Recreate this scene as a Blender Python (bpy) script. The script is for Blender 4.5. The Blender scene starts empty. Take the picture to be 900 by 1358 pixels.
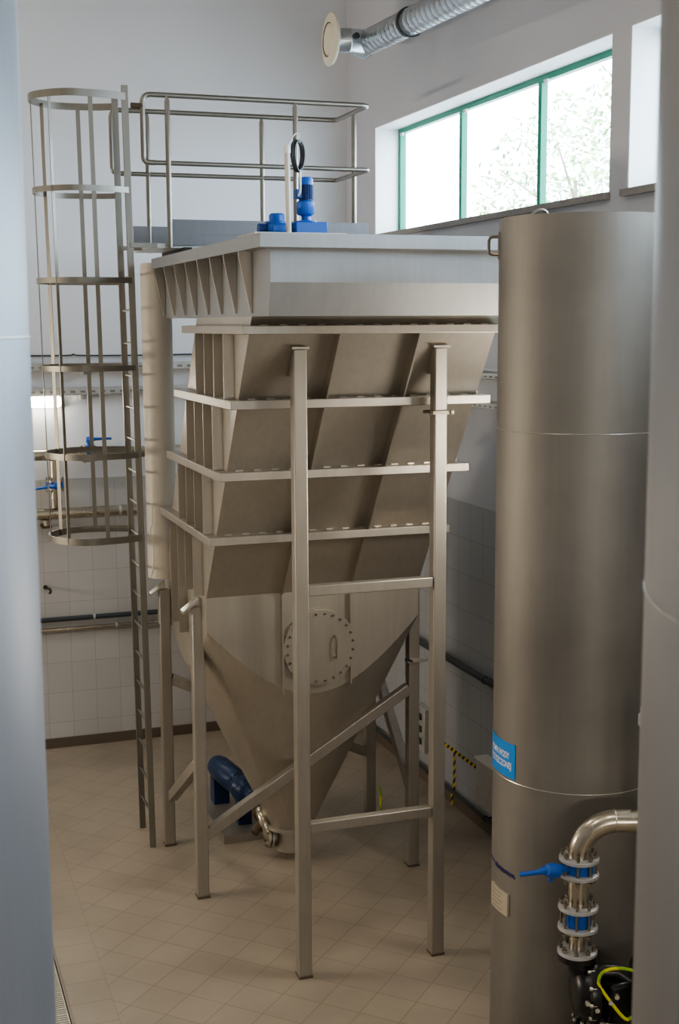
import bpy, bmesh, math, random
from mathutils import Vector, Matrix
random.seed(7)
V = Vector
PI = math.pi
scene = bpy.context.scene
COL = scene.collection

# ------------------------------------------------------------------ materials
def new_mat(name):
    m = bpy.data.materials.new(name); m.use_nodes = True
    nt = m.node_tree
    b = nt.nodes['Principled BSDF']
    return m, nt, b

def plain(name, col, rough=0.5, metal=0.0, var=0.06, scale=6.0):
    """procedural material with a little noise in colour and roughness"""
    m, nt, b = new_mat(name)
    g = nt.nodes.new('ShaderNodeNewGeometry')
    n = nt.nodes.new('ShaderNodeTexNoise'); n.inputs['Scale'].default_value = scale; n.inputs['Detail'].default_value = 4
    nt.links.new(g.outputs['Position'], n.inputs['Vector'])
    mx = nt.nodes.new('ShaderNodeMix'); mx.data_type = 'RGBA'
    a = [max(0, c * (1 - var)) for c in col]; c2 = [min(1, c * (1 + var)) for c in col]
    mx.inputs[6].default_value = (*a, 1); mx.inputs[7].default_value = (*c2, 1)
    nt.links.new(n.outputs['Fac'], mx.inputs[0])
    nt.links.new(mx.outputs[2], b.inputs['Base Color'])
    b.inputs['Roughness'].default_value = rough; b.inputs['Metallic'].default_value = metal
    return m

def steel(name, col, rough=0.42, metal=0.85, var=0.10, stretch=(9, 9, 0.7), patch=0.10):
    """brushed stainless sheet: fine vertical streaks plus broad dull patches"""
    m, nt, b = new_mat(name); N = nt.nodes; L = nt.links
    g = N.new('ShaderNodeNewGeometry')
    mp = N.new('ShaderNodeMapping'); mp.inputs['Scale'].default_value = stretch
    L.new(g.outputs['Position'], mp.inputs['Vector'])
    n1 = N.new('ShaderNodeTexNoise'); n1.inputs['Scale'].default_value = 3.0; n1.inputs['Detail'].default_value = 5
    L.new(mp.outputs['Vector'], n1.inputs['Vector'])
    n2 = N.new('ShaderNodeTexNoise'); n2.inputs['Scale'].default_value = 1.6; n2.inputs['Detail'].default_value = 5
    L.new(g.outputs['Position'], n2.inputs['Vector'])
    m1 = N.new('ShaderNodeMix'); m1.data_type = 'RGBA'
    m1.inputs[6].default_value = (*[c * (1 - var) for c in col], 1)
    m1.inputs[7].default_value = (*[min(1, c * (1 + var)) for c in col], 1)
    L.new(n1.outputs['Fac'], m1.inputs[0])
    m2 = N.new('ShaderNodeMix'); m2.data_type = 'RGBA'; m2.blend_type = 'MULTIPLY'
    m2.inputs[0].default_value = 1.0
    r = N.new('ShaderNodeMapRange'); r.inputs['From Min'].default_value = .3; r.inputs['From Max'].default_value = .7
    r.inputs['To Min'].default_value = 1 - patch; r.inputs['To Max'].default_value = 1.0
    L.new(n2.outputs['Fac'], r.inputs['Value'])
    L.new(m1.outputs[2], m2.inputs[6]); L.new(r.outputs['Result'], m2.inputs[7])
    L.new(m2.outputs[2], b.inputs['Base Color'])
    r2 = N.new('ShaderNodeMapRange'); r2.inputs['To Min'].default_value = rough - .06; r2.inputs['To Max'].default_value = rough + .08
    L.new(n2.outputs['Fac'], r2.inputs['Value']); L.new(r2.outputs['Result'], b.inputs['Roughness'])
    b.inputs['Metallic'].default_value = metal
    return m

def mth(nt, op, a, b=None):
    n = nt.nodes.new('ShaderNodeMath'); n.operation = op
    for i, v in enumerate((a, b)):
        if v is None: continue
        if isinstance(v, (int, float)): n.inputs[i].default_value = v
        else: nt.links.new(v, n.inputs[i])
    return n.outputs[0]

def mixc(nt, fac, a, b):
    n = nt.nodes.new('ShaderNodeMix'); n.data_type = 'RGBA'
    for i, v in ((0, fac), (6, a), (7, b)):
        if isinstance(v, tuple): n.inputs[i].default_value = (*v, 1) if len(v) == 3 else v
        elif isinstance(v, (int, float)): n.inputs[i].default_value = v
        else: nt.links.new(v, n.inputs[i])
    return n.outputs[2]

def brick(nt, vec, bw, bh, c1, c2, mort, msize):
    t = nt.nodes.new('ShaderNodeTexBrick'); t.offset = 0; t.squash = 1
    t.inputs['Scale'].default_value = 1; t.inputs['Brick Width'].default_value = bw; t.inputs['Row Height'].default_value = bh
    t.inputs['Mortar Size'].default_value = msize; t.inputs['Mortar Smooth'].default_value = .2
    t.inputs['Color1'].default_value = (*c1, 1); t.inputs['Color2'].default_value = (*c2, 1); t.inputs['Mortar'].default_value = (*mort, 1)
    nt.links.new(vec, t.inputs['Vector'])
    return t

def comb(nt, x, y, z=0.0):
    n = nt.nodes.new('ShaderNodeCombineXYZ')
    for i, v in enumerate((x, y, z)):
        if isinstance(v, (int, float)): n.inputs[i].default_value = v
        else: nt.links.new(v, n.inputs[i])
    return n.outputs[0]

def wall_mat(name, axis, shift, paint, t1, t2, grout, fine=True):
    """glazed tiles up to 2.83 m, smooth paint above"""
    m, nt, b = new_mat(name); N = nt.nodes; L = nt.links
    g = N.new('ShaderNodeNewGeometry'); s = N.new('ShaderNodeSeparateXYZ'); L.new(g.outputs['Position'], s.inputs[0])
    u = mth(nt, 'ADD', s.outputs[axis], 50 * .25 - shift); v = mth(nt, 'ADD', s.outputs['Z'], 3.2 - 2.83 + 6.4)
    t = brick(nt, comb(nt, u, v), .25, .32, t1, t2, grout, .0025)
    n = N.new('ShaderNodeTexNoise'); n.inputs['Scale'].default_value = .8; n.inputs['Detail'].default_value = 5
    L.new(g.outputs['Position'], n.inputs['Vector'])
    pc = mixc(nt, n.outputs['Fac'], tuple(c * .96 for c in paint), tuple(min(1, c * 1.03) for c in paint))
    hi = mth(nt, 'GREATER_THAN', s.outputs['Z'], 2.83)
    L.new(mixc(nt, hi, t.outputs['Color'], pc), b.inputs['Base Color'])
    rr = mth(nt, 'ADD', mth(nt, 'MULTIPLY', hi, .55), .28)
    L.new(rr, b.inputs['Roughness'])
    return m

def floor_mat():
    m, nt, b = new_mat('beige_floor_tiles'); N = nt.nodes; L = nt.links
    g = N.new('ShaderNodeNewGeometry'); s = N.new('ShaderNodeSeparateXYZ'); L.new(g.outputs['Position'], s.inputs[0])
    X, Y = s.outputs['X'], s.outputs['Y']; T = .2787; k = 1 / math.sqrt(2)
    u = mth(nt, 'ADD', mth(nt, 'MULTIPLY', mth(nt, 'ADD', X, Y), k), 200 * T - 7.948)
    v = mth(nt, 'ADD', mth(nt, 'MULTIPLY', mth(nt, 'SUBTRACT', X, Y), k), 200 * T + 3.055)
    c1, c2, gr = (.345, .297, .237), (.372, .32, .255), (.25, .205, .155)
    d = brick(nt, comb(nt, u, v), T, T, c1, c2, gr, .0034)
    st = brick(nt, comb(nt, mth(nt, 'ADD', X, 100 * .28 - 1.2), mth(nt, 'ADD', Y, 100 * .28 - 8.66)), .28, .28, c1, c2, gr, .0034)
    mask = mth(nt, 'LESS_THAN', X, 1.2)
    col = mixc(nt, mask, d.outputs['Color'], st.outputs['Color'])
    n = N.new('ShaderNodeTexNoise'); n.inputs['Scale'].default_value = 1.3; n.inputs['Detail'].default_value = 6
    L.new(g.outputs['Position'], n.inputs['Vector'])
    mr = N.new('ShaderNodeMapRange'); mr.inputs['From Min'].default_value = .3; mr.inputs['From Max'].default_value = .7
    mr.inputs['To Min'].default_value = .84; mr.inputs['To Max'].default_value = 1.06
    L.new(n.outputs['Fac'], mr.inputs['Value'])
    mm = N.new('ShaderNodeMix'); mm.data_type = 'RGBA'; mm.blend_type = 'MULTIPLY'; mm.inputs[0].default_value = 1
    L.new(col, mm.inputs[6]); L.new(mr.outputs['Result'], mm.inputs[7])
    L.new(mm.outputs[2], b.inputs['Base Color'])
    b.inputs['Roughness'].default_value = .42
    return m

def stripe_mat(name, c1, c2, period, axis_mix, rough=.5):
    m, nt, b = new_mat(name); N = nt.nodes; L = nt.links
    g = N.new('ShaderNodeNewGeometry'); s = N.new('ShaderNodeSeparateXYZ'); L.new(g.outputs['Position'], s.inputs[0])
    t = None
    for a, w in axis_mix:
        q = mth(nt, 'MULTIPLY', s.outputs[a], w / period)
        t = q if t is None else mth(nt, 'ADD', t, q)
    f = mth(nt, 'GREATER_THAN', mth(nt, 'FRACT', mth(nt, 'ADD', t, 100.0)), .5)
    L.new(mixc(nt, f, c1, c2), b.inputs['Base Color']); b.inputs['Roughness'].default_value = rough
    return m

def glass_mat():
    m = bpy.data.materials.new('window_glass'); m.use_nodes = True; nt = m.node_tree; nt.nodes.clear()
    o = nt.nodes.new('ShaderNodeOutputMaterial'); mx = nt.nodes.new('ShaderNodeMixShader')
    t = nt.nodes.new('ShaderNodeBsdfTransparent'); gl = nt.nodes.new('ShaderNodeBsdfGlossy'); gl.inputs['Roughness'].default_value = .02
    t.inputs['Color'].default_value = (.96, .985, .97, 1)
    mx.inputs[0].default_value = .03
    nt.links.new(t.outputs[0], mx.inputs[1]); nt.links.new(gl.outputs[0], mx.inputs[2])
    nt.links.new(mx.outputs[0], o.inputs['Surface'])
    return m

def emit_mat(name, col, s):
    m, nt, b = new_mat(name)
    b.inputs['Base Color'].default_value = (*col, 1); b.inputs['Emission Color'].default_value = (*col, 1); b.inputs['Emission Strength'].default_value = s
    return m

M = {}
M['sheet'] = steel('stainless_sheet', (.50, .465, .41), .40, .78)
M['tube'] = steel('stainless_square_tube', (.43, .40, .355), .42, .70)
M['trough'] = steel('cool_stainless_sheet', (.34, .345, .345), .46, .80, patch=.16)
M['tank'] = steel('brushed_tank_steel', (.31, .293, .268), .54, .78, var=.07, patch=.26)
M['near'] = steel('brushed_cladding_steel', (.40, .385, .37), .46, .80, var=.05, patch=.10, stretch=(14, 14, .5))
M['nearb'] = steel('pale_cladding_steel', (.30, .325, .37), .45, .75, var=.05, patch=.08, stretch=(14, 14, .5))
M['rail'] = steel('round_rail_steel', (.27, .255, .225), .36, .80)
M['ladder'] = steel('ladder_flat_steel', (.28, .265, .235), .42, .72)
M['weld'] = plain('weld_bead_steel', (.42, .40, .36), .35, .9)
M['toe'] = steel('dull_toe_board_steel', (.20, .20, .21), .5, .5)
M['weldlight'] = plain('bright_weld_steel', (.66, .63, .57), .3, .9)
M['pipe'] = steel('polished_pipe_steel', (.56, .51, .42), .26, .95)
M['alu'] = plain('grey_cast_flange', (.52, .52, .52), .42, .45)
M['bolt'] = plain('bolt_steel', (.27, .24, .195), .34, .85)
M['galv'] = plain('galvanised_steel', (.56, .56, .54), .45, .6, var=.15, scale=25)
M['slot'] = plain('shadowed_slot_grey', (.22, .22, .22), .6)
M['duct'] = steel('galvanised_spiral_duct', (.62, .66, .70), .28, .9, stretch=(2, 2, 2))
M['blue'] = plain('blue_machine_paint', (.015, .115, .48), .38, 0)
M['dblue'] = plain('dark_blue_paint', (.012, .05, .21), .42, 0)
M['pumpblue'] = plain('worn_blue_pump_paint', (.012, .035, .10), .35, .2, var=.6, scale=22)
M['black'] = plain('black_rubber', (.012, .012, .013), .5)
M['pblack'] = plain('black_pump_paint', (.012, .012, .013), .30)
M['dpipe'] = plain('dark_grey_plastic_pipe', (.045, .055, .06), .45)
M['beige'] = plain('beige_plastic_pipe', (.62, .57, .49), .45)
M['white'] = plain('white_plastic', (.78, .76, .70), .45)
M['cream'] = plain('cream_enamel', (.74, .70, .56), .4)
M['green'] = plain('green_window_frame', (.008, .20, .115), .4)
M['stone'] = plain('grey_stone_sill', (.30, .285, .27), .6, var=.2, scale=30)
M['brown'] = plain('rusty_brown_casting', (.10, .07, .045), .55, .3, var=.3)
M['label'] = plain('blue_vinyl', (.02, .28, .78), .4, var=.02)
M['lettering'] = plain('white_lettering', (.85, .85, .88), .5, var=.01)
M['ink'] = plain('violet_marker_ink', (.06, .045, .16), .6)
M['plate'] = plain('beige_name_plate', (.50, .45, .34), .45)
M['plateink'] = plain('grey_plate_lettering', (.33, .29, .22), .6)
M['hazard'] = stripe_mat('yellow_black_hazard_tape', (.62, .47, .02), (.015, .015, .015), .085, (('Y', 1), ('Z', 1)))
M['gycable'] = stripe_mat('green_yellow_earth_cable', (.70, .68, .02), (.30, .48, .03), .14, (('X', 1), ('Z', .7)))
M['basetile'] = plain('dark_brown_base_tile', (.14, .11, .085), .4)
M['grate'] = plain('bright_drain_grating', (.62, .58, .50), .35, .6)
M['dark'] = plain('dark_channel', (.03, .028, .025), .8)
M['glass'] = glass_mat()
M['lampglow'] = emit_mat('lamp_diffuser_glow', (1.0, .94, .80), 24)
M['panelglow'] = emit_mat('ceiling_lamp_diffuser', (1.0, .93, .82), 2)
M['bark'] = plain('pale_bark', (.25, .2, .15), .8, var=.3)
M['leafA'] = plain('pale_green_leaves', (.15, .24, .10), .7, var=.4, scale=3)
M['leafB'] = plain('yellow_green_leaves', (.20, .27, .12), .7, var=.4, scale=3)
M['grass'] = plain('pale_gravel_ground', (.36, .36, .36), .9)
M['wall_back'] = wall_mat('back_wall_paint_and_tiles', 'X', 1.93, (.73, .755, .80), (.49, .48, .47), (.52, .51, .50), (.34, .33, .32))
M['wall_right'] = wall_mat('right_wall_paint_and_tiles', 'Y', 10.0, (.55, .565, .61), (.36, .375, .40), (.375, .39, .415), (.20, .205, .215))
M['plaster'] = plain('dull_plaster', (.46, .45, .44), .8, var=.03, scale=1)
M['reveal'] = plain('white_window_reveal', (.82, .83, .84), .8, var=.02, scale=1)
M['floor'] = floor_mat()

# ------------------------------------------------------------------ mesh builder
class MB:
    def __init__(s): s.v = []; s.f = []
    def add(s, vs, fs):
        o = len(s.v); s.v += [V(p) for p in vs]; s.f += [[i + o for i in f] for f in fs]; return s
    def box(s, a, b):
        x0, y0, z0 = a; x1, y1, z1 = b
        return s.add([(x0, y0, z0), (x1, y0, z0), (x1, y1, z0), (x0, y1, z0), (x0, y0, z1), (x1, y0, z1), (x1, y1, z1), (x0, y1, z1)],
                     [(3, 2, 1, 0), (4, 5, 6, 7), (0, 1, 5, 4), (1, 2, 6, 5), (2, 3, 7, 6), (3, 0, 4, 7)])
    def bar(s, p, q, w, h, up=(0, 0, 1)):
        """straight bar of section w x h from p to q"""
        p, q = V(p), V(q); d = (q - p).normalized(); side = d.cross(V(up))
        if side.length < 1e-4: side = d.cross(V((0, 1, 0)))
        side.normalize(); u = side.cross(d)
        vs = []
        for c in (p, q):
            for a, b in ((-1, -1), (1, -1), (1, 1), (-1, 1)): vs.append(c + side * a * w / 2 + u * b * h / 2)
        return s.add(vs, [(0, 3, 2, 1), (4, 5, 6, 7), (0, 1, 5, 4), (1, 2, 6, 5), (2, 3, 7, 6), (3, 0, 4, 7)])
    def prism(s, poly, a, b, axis='X'):
        """polygon extruded along an axis"""
        n = len(poly); vs = []
        for t in (a, b):
            for p, q in poly:
                vs.append({'X': (t, p, q), 'Y': (p, t, q), 'Z': (p, q, t)}[axis])
        fs = [list(range(n))[::-1], list(range(n, 2 * n))] + [(i, (i + 1) % n, n + (i + 1) % n, n + i) for i in range(n)]
        return s.add(vs, fs)
    def tube(s, pts, r, n=12, closed=False, caps=True):
        pts = [V(p) for p in pts]; m = len(pts); rings = []; N = None
        for i, p in enumerate(pts):
            if closed: t = (pts[(i + 1) % m] - pts[i - 1]).normalized()
            else:
                t = V((0, 0, 0))
                if i > 0: t += (pts[i] - pts[i - 1]).normalized()
                if i < m - 1: t += (pts[i + 1] - pts[i]).normalized()
                t.normalize()
            if N is None:
                N = t.orthogonal().normalized()
            else:
                N = (N - t * N.dot(t)).normalized()
            B = t.cross(N); rr = r[i] if isinstance(r, (list, tuple)) else r
            rings.append([p + (N * math.cos(2 * PI * k / n) + B * math.sin(2 * PI * k / n)) * rr for k in range(n)])
        vs = [v for R in rings for v in R]; fs = []
        for i in range(m if closed else m - 1):
            j = (i + 1) % m
            for k in range(n): fs.append((i * n + k, i * n + (k + 1) % n, j * n + (k + 1) % n, j * n + k))
        if not closed and caps: fs += [list(range(n))[::-1], [(m - 1) * n + k for k in range(n)]]
        return s.add(vs, fs)
    def lathe(s, prof, org, axis=(0, 0, 1), n=32, caps=True):
        """profile [(r, h)] revolved about an axis through org"""
        a = V(axis).normalized(); N = a.orthogonal().normalized(); B = a.cross(N); o = V(org); vs = []; fs = []
        for r, h in prof:
            for k in range(n): vs.append(o + a * h + (N * math.cos(2 * PI * k / n) + B * math.sin(2 * PI * k / n)) * r)
        for i in range(len(prof) - 1):
            for k in range(n): fs.append((i * n + k, i * n + (k + 1) % n, (i + 1) * n + (k + 1) % n, (i + 1) * n + k))
        if caps: fs += [list(range(n))[::-1], [(len(prof) - 1) * n + k for k in range(n)]]
        return s.add(vs, fs)
    def cyl(s, p, q, r, n=20):
        p, q = V(p), V(q); return s.lathe([(r, 0), (r, (q - p).length)], p, q - p, n)

def fillet(pts, r, n=6):
    """polyline with rounded inner corners"""
    pts = [V(p) for p in pts]; out = [pts[0]]
    for i in range(1, len(pts) - 1):
        a = (pts[i - 1] - pts[i]); b = (pts[i + 1] - pts[i]); rr = min(r, a.length * .49, b.length * .49)
        p0 = pts[i] + a.normalized() * rr; p1 = pts[i] + b.normalized() * rr
        for k in range(n + 1):
            t = k / n; out.append(p0 * (1 - t) ** 2 + pts[i] * 2 * t * (1 - t) + p1 * t * t)
    out.append(pts[-1]); return out

def spline(pts, n=8, closed=False):
    pts = [V(p) for p in pts]; out = []; m = len(pts)
    for i in range(m if closed else m - 1):
        if closed: p0, p1, p2, p3 = pts[i - 1], pts[i], pts[(i + 1) % m], pts[(i + 2) % m]
        else: p0, p1, p2, p3 = pts[max(i - 1, 0)], pts[i], pts[i + 1], pts[min(i + 2, m - 1)]
        for k in range(n):
            t = k / n
            out.append(.5 * ((2 * p1) + (p2 - p0) * t + (2 * p0 - 5 * p1 + 4 * p2 - p3) * t * t + (3 * p1 - p0 - 3 * p2 + p3) * t ** 3))
    if not closed: out.append(pts[-1])
    return out

def origin_of(o):
    t = V(o.location); p = o.parent
    while p: t = t + V(p.location); p = p.parent
    return t

def obj(name, mb, mat, parent=None, loc=None, bevel=0, smooth=True, sharp=40):
    """ONE mesh object; coordinates are given in room space and stored relative to the object's own base"""
    base = origin_of(parent) if parent else V((0, 0, 0))
    if loc is None: loc = base
    loc = V(loc)
    me = bpy.data.meshes.new(name); me.from_pydata([p - loc for p in mb.v], [], mb.f); me.update()
    bm = bmesh.new(); bm.from_mesh(me); bmesh.ops.recalc_face_normals(bm, faces=bm.faces); bm.to_mesh(me); bm.free()
    if smooth and len(me.polygons):
        me.polygons.foreach_set('use_smooth', [True] * len(me.polygons)); me.set_sharp_from_angle(angle=math.radians(sharp))
    me.materials.append(mat)
    o = bpy.data.objects.new(name, me); COL.objects.link(o)
    if parent: o.parent = parent
    o.location = loc - base
    if bevel:
        b = o.modifiers.new('edge', 'BEVEL'); b.width = bevel; b.segments = 2; b.limit_method = 'ANGLE'; b.angle_limit = math.radians(50)
    return o

def tag(o, label, cat, group=None):
    o['label'] = label; o['category'] = cat
    if group: o['group'] = group
    return o

def thing(name, loc, label, cat, group=None):
    o = bpy.data.objects.new(name, None); o.empty_display_size = .1; COL.objects.link(o); o.location = loc
    return tag(o, label, cat, group)

def struct(name, mb, mat, parent=None, **k):
    o = obj(name, mb, mat, parent, **k)
    if not parent: o['kind'] = 'structure'
    return o

# ------------------------------------------------------------------ the room
XW, YB, ZC, XL, YF = 4.75, 13.45, 8.6, -6.0, -4.0       # right wall, back wall, ceiling, left wall, front wall
WT = .34
struct('floor', MB().box((XL, YF, -.15), (XW + WT, YB + .2, 0)), M['floor'], smooth=False)
struct('ceiling', MB().box((XL - .2, YF - .2, ZC), (XW + WT, YB + .2, ZC + .2)), M['plaster'], smooth=False)
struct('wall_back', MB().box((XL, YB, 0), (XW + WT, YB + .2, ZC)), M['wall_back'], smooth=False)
struct('wall_left', MB().box((XL - .2, YF - .2, 0), (XL, YB + .2, ZC)), M['plaster'], smooth=False)
struct('wall_front', MB().box((XL, YF - .2, 0), (XW + WT, YF, ZC)), M['plaster'], smooth=False)
SILL, LINT = 5.27, 6.325
WIN = [(8.06, 12.60), (3.29, 7.82), (-1.5, 3.05)]
mb = MB(); mb.box((XW, YF, 0), (XW + WT, YB, SILL)); mb.box((XW, YF, LINT), (XW + WT, YB, ZC))
mb.box((XW, 12.60, SILL), (XW + WT, YB, LINT)); mb.box((XW, 7.82, SILL), (XW + WT, 8.06, LINT))
mb.box((XW, 3.05, SILL), (XW + WT, 3.29, LINT)); mb.box((XW, YF, SILL), (XW + WT, -1.5, LINT))
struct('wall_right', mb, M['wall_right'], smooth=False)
for i, (y0, y1) in enumerate(WIN):
    xf = XW + .25
    mb = MB(); w = .055
    mb.box((xf, y0, SILL), (xf + .06, y1, SILL + w)); mb.box((xf, y0, LINT - w), (xf + .06, y1, LINT))
    t = (y1 - y0) / 3
    for k in range(4):
        c = y0 + k * t; a = max(y0, c - w / 2); b = min(y1, c + w / 2)
        if k == 0: b = y0 + w
        if k == 3: a = y1 - w
        mb.box((xf, a, SILL + w), (xf + .06, b, LINT - w))
    f = struct('window_%d' % (i + 1), mb, M['green'], smooth=False, bevel=.004)
    for k in range(3):
        struct('pane', MB().box((xf + .025, y0 + k * t + w * .5, SILL + w), (xf + .031, y0 + (k + 1) * t - w * .5, LINT - w)), M['glass'], f, smooth=False)
        struct('latch', MB().box((xf - .02, y0 + (k + 1) * t - .16, LINT - w - .03), (xf, y0 + (k + 1) * t - .10, LINT - w)), M['galv'], f, smooth=False)
    # white plaster lining of the opening
    mb = MB(); e = .004
    mb.box((XW + e, y1 - .006, SILL), (xf, y1 - .0005, LINT)); mb.box((XW + e, y0 + .0005, SILL), (xf, y0 + .006, LINT)); mb.box((XW + e, y0 + .006, LINT - .006), (xf, y1 - .006, LINT - .0005))
    struct('trim_%d' % (i + 1), mb, M['reveal'], smooth=False)
    struct('trim_%d' % (i + 4), MB().box((XW - .05, y0 - .02, SILL - .045), (xf, y1 + .02, SILL + .002)), M['stone'], smooth=False)
struct('baseboard_right', MB().box((XW - .02, YF, 0), (XW, YB, .105)), M['basetile'], smooth=False)
struct('baseboard_back', MB().box((XL, YB - .02, 0), (XW - .02, YB, .105)), M['basetile'], smooth=False)

# drain channel in the floor at the left
t = thing('floor_drain', (.72, 7.5, 0), 'long floor drain with bright metal grating beside left foreground tank', 'drain')
obj('channel_frame', MB().box((.50, 6.2, .0005), (.905, 9.2, .004)), M['dark'], t, smooth=False)
mb = MB()
for k in range(110): mb.box((.55, 6.25 + k * .0265, .004), (.889, 6.262 + k * .0265, .014))
mb.box((.53, 6.22, .004), (.55, 9.18, .013)); mb.box((.888, 6.22, .004), (.895, 9.18, .013))
obj('grating', mb, M['grate'], t, smooth=False)

# ------------------------------------------------------------------ lamella settling tank
ST = thing('settling_tank', (2.98, 9.95, 0), 'large stainless steel inclined settling tank with conical hopper on square legs', 'tank')
X0, X1 = 2.14, 3.82
def face(z): return 7.82 + (4.44 - z) * .676            # front face of the leaning body
# top trough
obj('top_trough', MB().prism([(7.40, 4.83), (7.40, 4.635), (7.455, 4.44), (10.40, 4.44), (10.40, 4.83)], X0, X1, 'X'), M['trough'], ST, smooth=False)
mb = MB(); a, b, c, d = 2.05, 3.93, 7.29, 10.50
mb.box((a, c, 4.83), (b, c + .11, 4.91)); mb.box((a, d - .11, 4.83), (b, d, 4.91))
mb.box((a, c + .11, 4.83), (a + .11, d - .11, 4.91)); mb.box((b - .11, c + .11, 4.83), (b, d - .11, 4.91))
obj('rim', mb, M['trough'], ST, smooth=False)
obj('cover_plate', MB().box((a + .11, c + .11, 4.835), (b - .11, d - .11, 4.865)), M['sheet'], ST, smooth=False)
obj('machine_bridge', MB().box((2.48, 8.95, 4.865), (3.16, 9.45, 5.03)), M['sheet'], ST, smooth=False)
for k in range(8):
    y = 7.80 + k * .375
    obj('gusset', MB().prism([(X0, 4.83), (X0 - .085, 4.83), (X0 - .078, 4.78), (X0 - .012, 4.46), (X0, 4.46)], y, y + .014, 'Y'), M['sheet'], ST, smooth=False)
# leaning body
D = 1.5
obj('leaning_body', MB().prism([(face(4.44), 4.44), (face(2.40), 2.40), (face(2.40) + D, 2.40), (face(4.44) + D, 4.44)], X0, X1, 'X'), M['sheet'], ST, smooth=False)
RINGS = [(4.33, 4.385), (3.85, 3.91), (3.35, 3.41), (2.86, 2.92)]
for za, zb in RINGS:
    y0 = face(zb) - .10; y1 = face(za) + D + .09
    o = obj('stiffener_ring', MB().box((2.062, y0, za), (3.885, y1, zb)), M['tube'], ST, bevel=.005)
    for k in range(13):                                  # bright stitch welds along the ring top
        x = 2.2 + k * .125; obj('stitch_weld', MB().box((x, face(zb) - .012, zb), (x + .05, face(zb) + .006, zb + .006)), M['weldlight'], o, smooth=False)
def on_face(za, zb, x, dep):                             # flat bar standing off the leaning front face
    return MB().prism([(face(za), za), (face(zb), zb), (face(zb) - dep, zb + dep * .0), (face(za) - dep, za)], x - .006, x + .006, 'X')
for x in (2.71, 3.25):
    for (za, _), (_, zb) in zip(RINGS[:-1], RINGS[1:]): obj('front_rib', on_face(za, zb, x, .10), M['sheet'], ST, smooth=False)
    obj('front_rib', on_face(2.86, 2.40, x, .06), M['sheet'], ST, smooth=False)
    for s0, s1 in (((2.40, 2.13), (1.84, 1.66)) if x > 3 else ((2.40, 1.62),)):
        obj('plate_rib', MB().box((x - .006, 9.15, s1), (x + .006, 9.203, s0)), M['sheet'], ST, smooth=False)
# upright ribs on both sides of the leaning body
for (za, _), (_, zb) in list(zip(RINGS[:-1], RINGS[1:])) + [((2.86, 0), (0, 2.40))]:
    ya, yb = face(za) + .05, face(zb) + .05
    y = yb + .05
    while y < ya + D - .12:
        for xa, xb in ((X0 - .07, X0), (X1, X1 + .055)):
            # clipped where the leaning edge cuts the rib
            lo = zb; hi = za
            if y > face(za) + D - .05: hi = za - (y - (face(za) + D - .05)) / .676
            if za == 2.86 and y > 9.6: lo = 1.95 + .1 * (y - 9.3)
            if hi - lo > .12: obj('side_rib', MB().box((xa, y, lo), (xb, y + .012, hi)), M['sheet'], ST, smooth=False)
        y += .27
# lower box with the curved edge where the cone meets it
CX, CY, R0 = 3.0, 9.95, .187
hx, hy = (X1 - X0) / 2, .75; BX = (X0 + X1) / 2
angs = sorted(set([2 * PI * k / 128 for k in range(128)] + [math.atan2(s * hy, q * hx) % (2 * PI) for s in (1, -1) for q in (1, -1)]))
per = []
for a_ in angs:
    c_, s_ = math.cos(a_), math.sin(a_); k = min(hx / abs(c_) if abs(c_) > 1e-6 else 9e9, hy / abs(s_) if abs(s_) > 1e-6 else 9e9)
    per.append((BX + c_ * k, CY + s_ * k, k))
n = len(per); vs = [(x, y, 2.40) for x, y, k in per] + [(x, y, 1.60 + (k - .75) * 1.45) for x, y, k in per]
obj('lower_box', MB().add(vs, [(i, (i + 1) % n, n + (i + 1) % n, n + i) for i in range(n)]), M['sheet'], ST, sharp=30)
vs = [(x, y, 1.60 + (k - .75) * 1.45) for x, y, k in per] + [(CX + math.cos(t_) * R0, CY + math.sin(t_) * R0, .30) for t_ in angs]
obj('cone_hopper', MB().add(vs, [(i, (i + 1) % n, n + (i + 1) % n, n + i) for i in range(n)]), M['sheet'], ST, sharp=60)
obj('outlet', MB().lathe([(R0, .30), (R0 + .04, .30), (R0 + .04, .27), (.15, .27), (.15, .075), (.12, .06)], (CX, CY, 0)), M['tube'], ST)
# manhole
mh = obj('manhole_cover', MB().lathe([(.29, -.045), (.29, -.02), (.285, -.015), (.285, 0)], (3.005, 9.2, 1.965), (0, 1, 0), 64), M['sheet'], ST)
mb = MB()
for k in range(24):
    an = 2 * PI * (k + .5) / 24; p = V((3.005 + .262 * math.cos(an), 9.155, 1.965 + .262 * math.sin(an)))
    mb.cyl(p, p + V((0, -.014, 0)), .010, 6); mb.cyl(p + V((0, -.014, 0)), p + V((0, -.024, 0)), .0055, 6)
obj('bolt_ring', mb, M['bolt'], mh)
obj('handle', MB().tube(fillet([(3.115, 9.155, 2.045), (3.115, 9.105, 2.045), (3.115, 9.105, 1.885), (3.115, 9.155, 1.885)], .02), .0075, 8), M['bolt'], mh)
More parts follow.
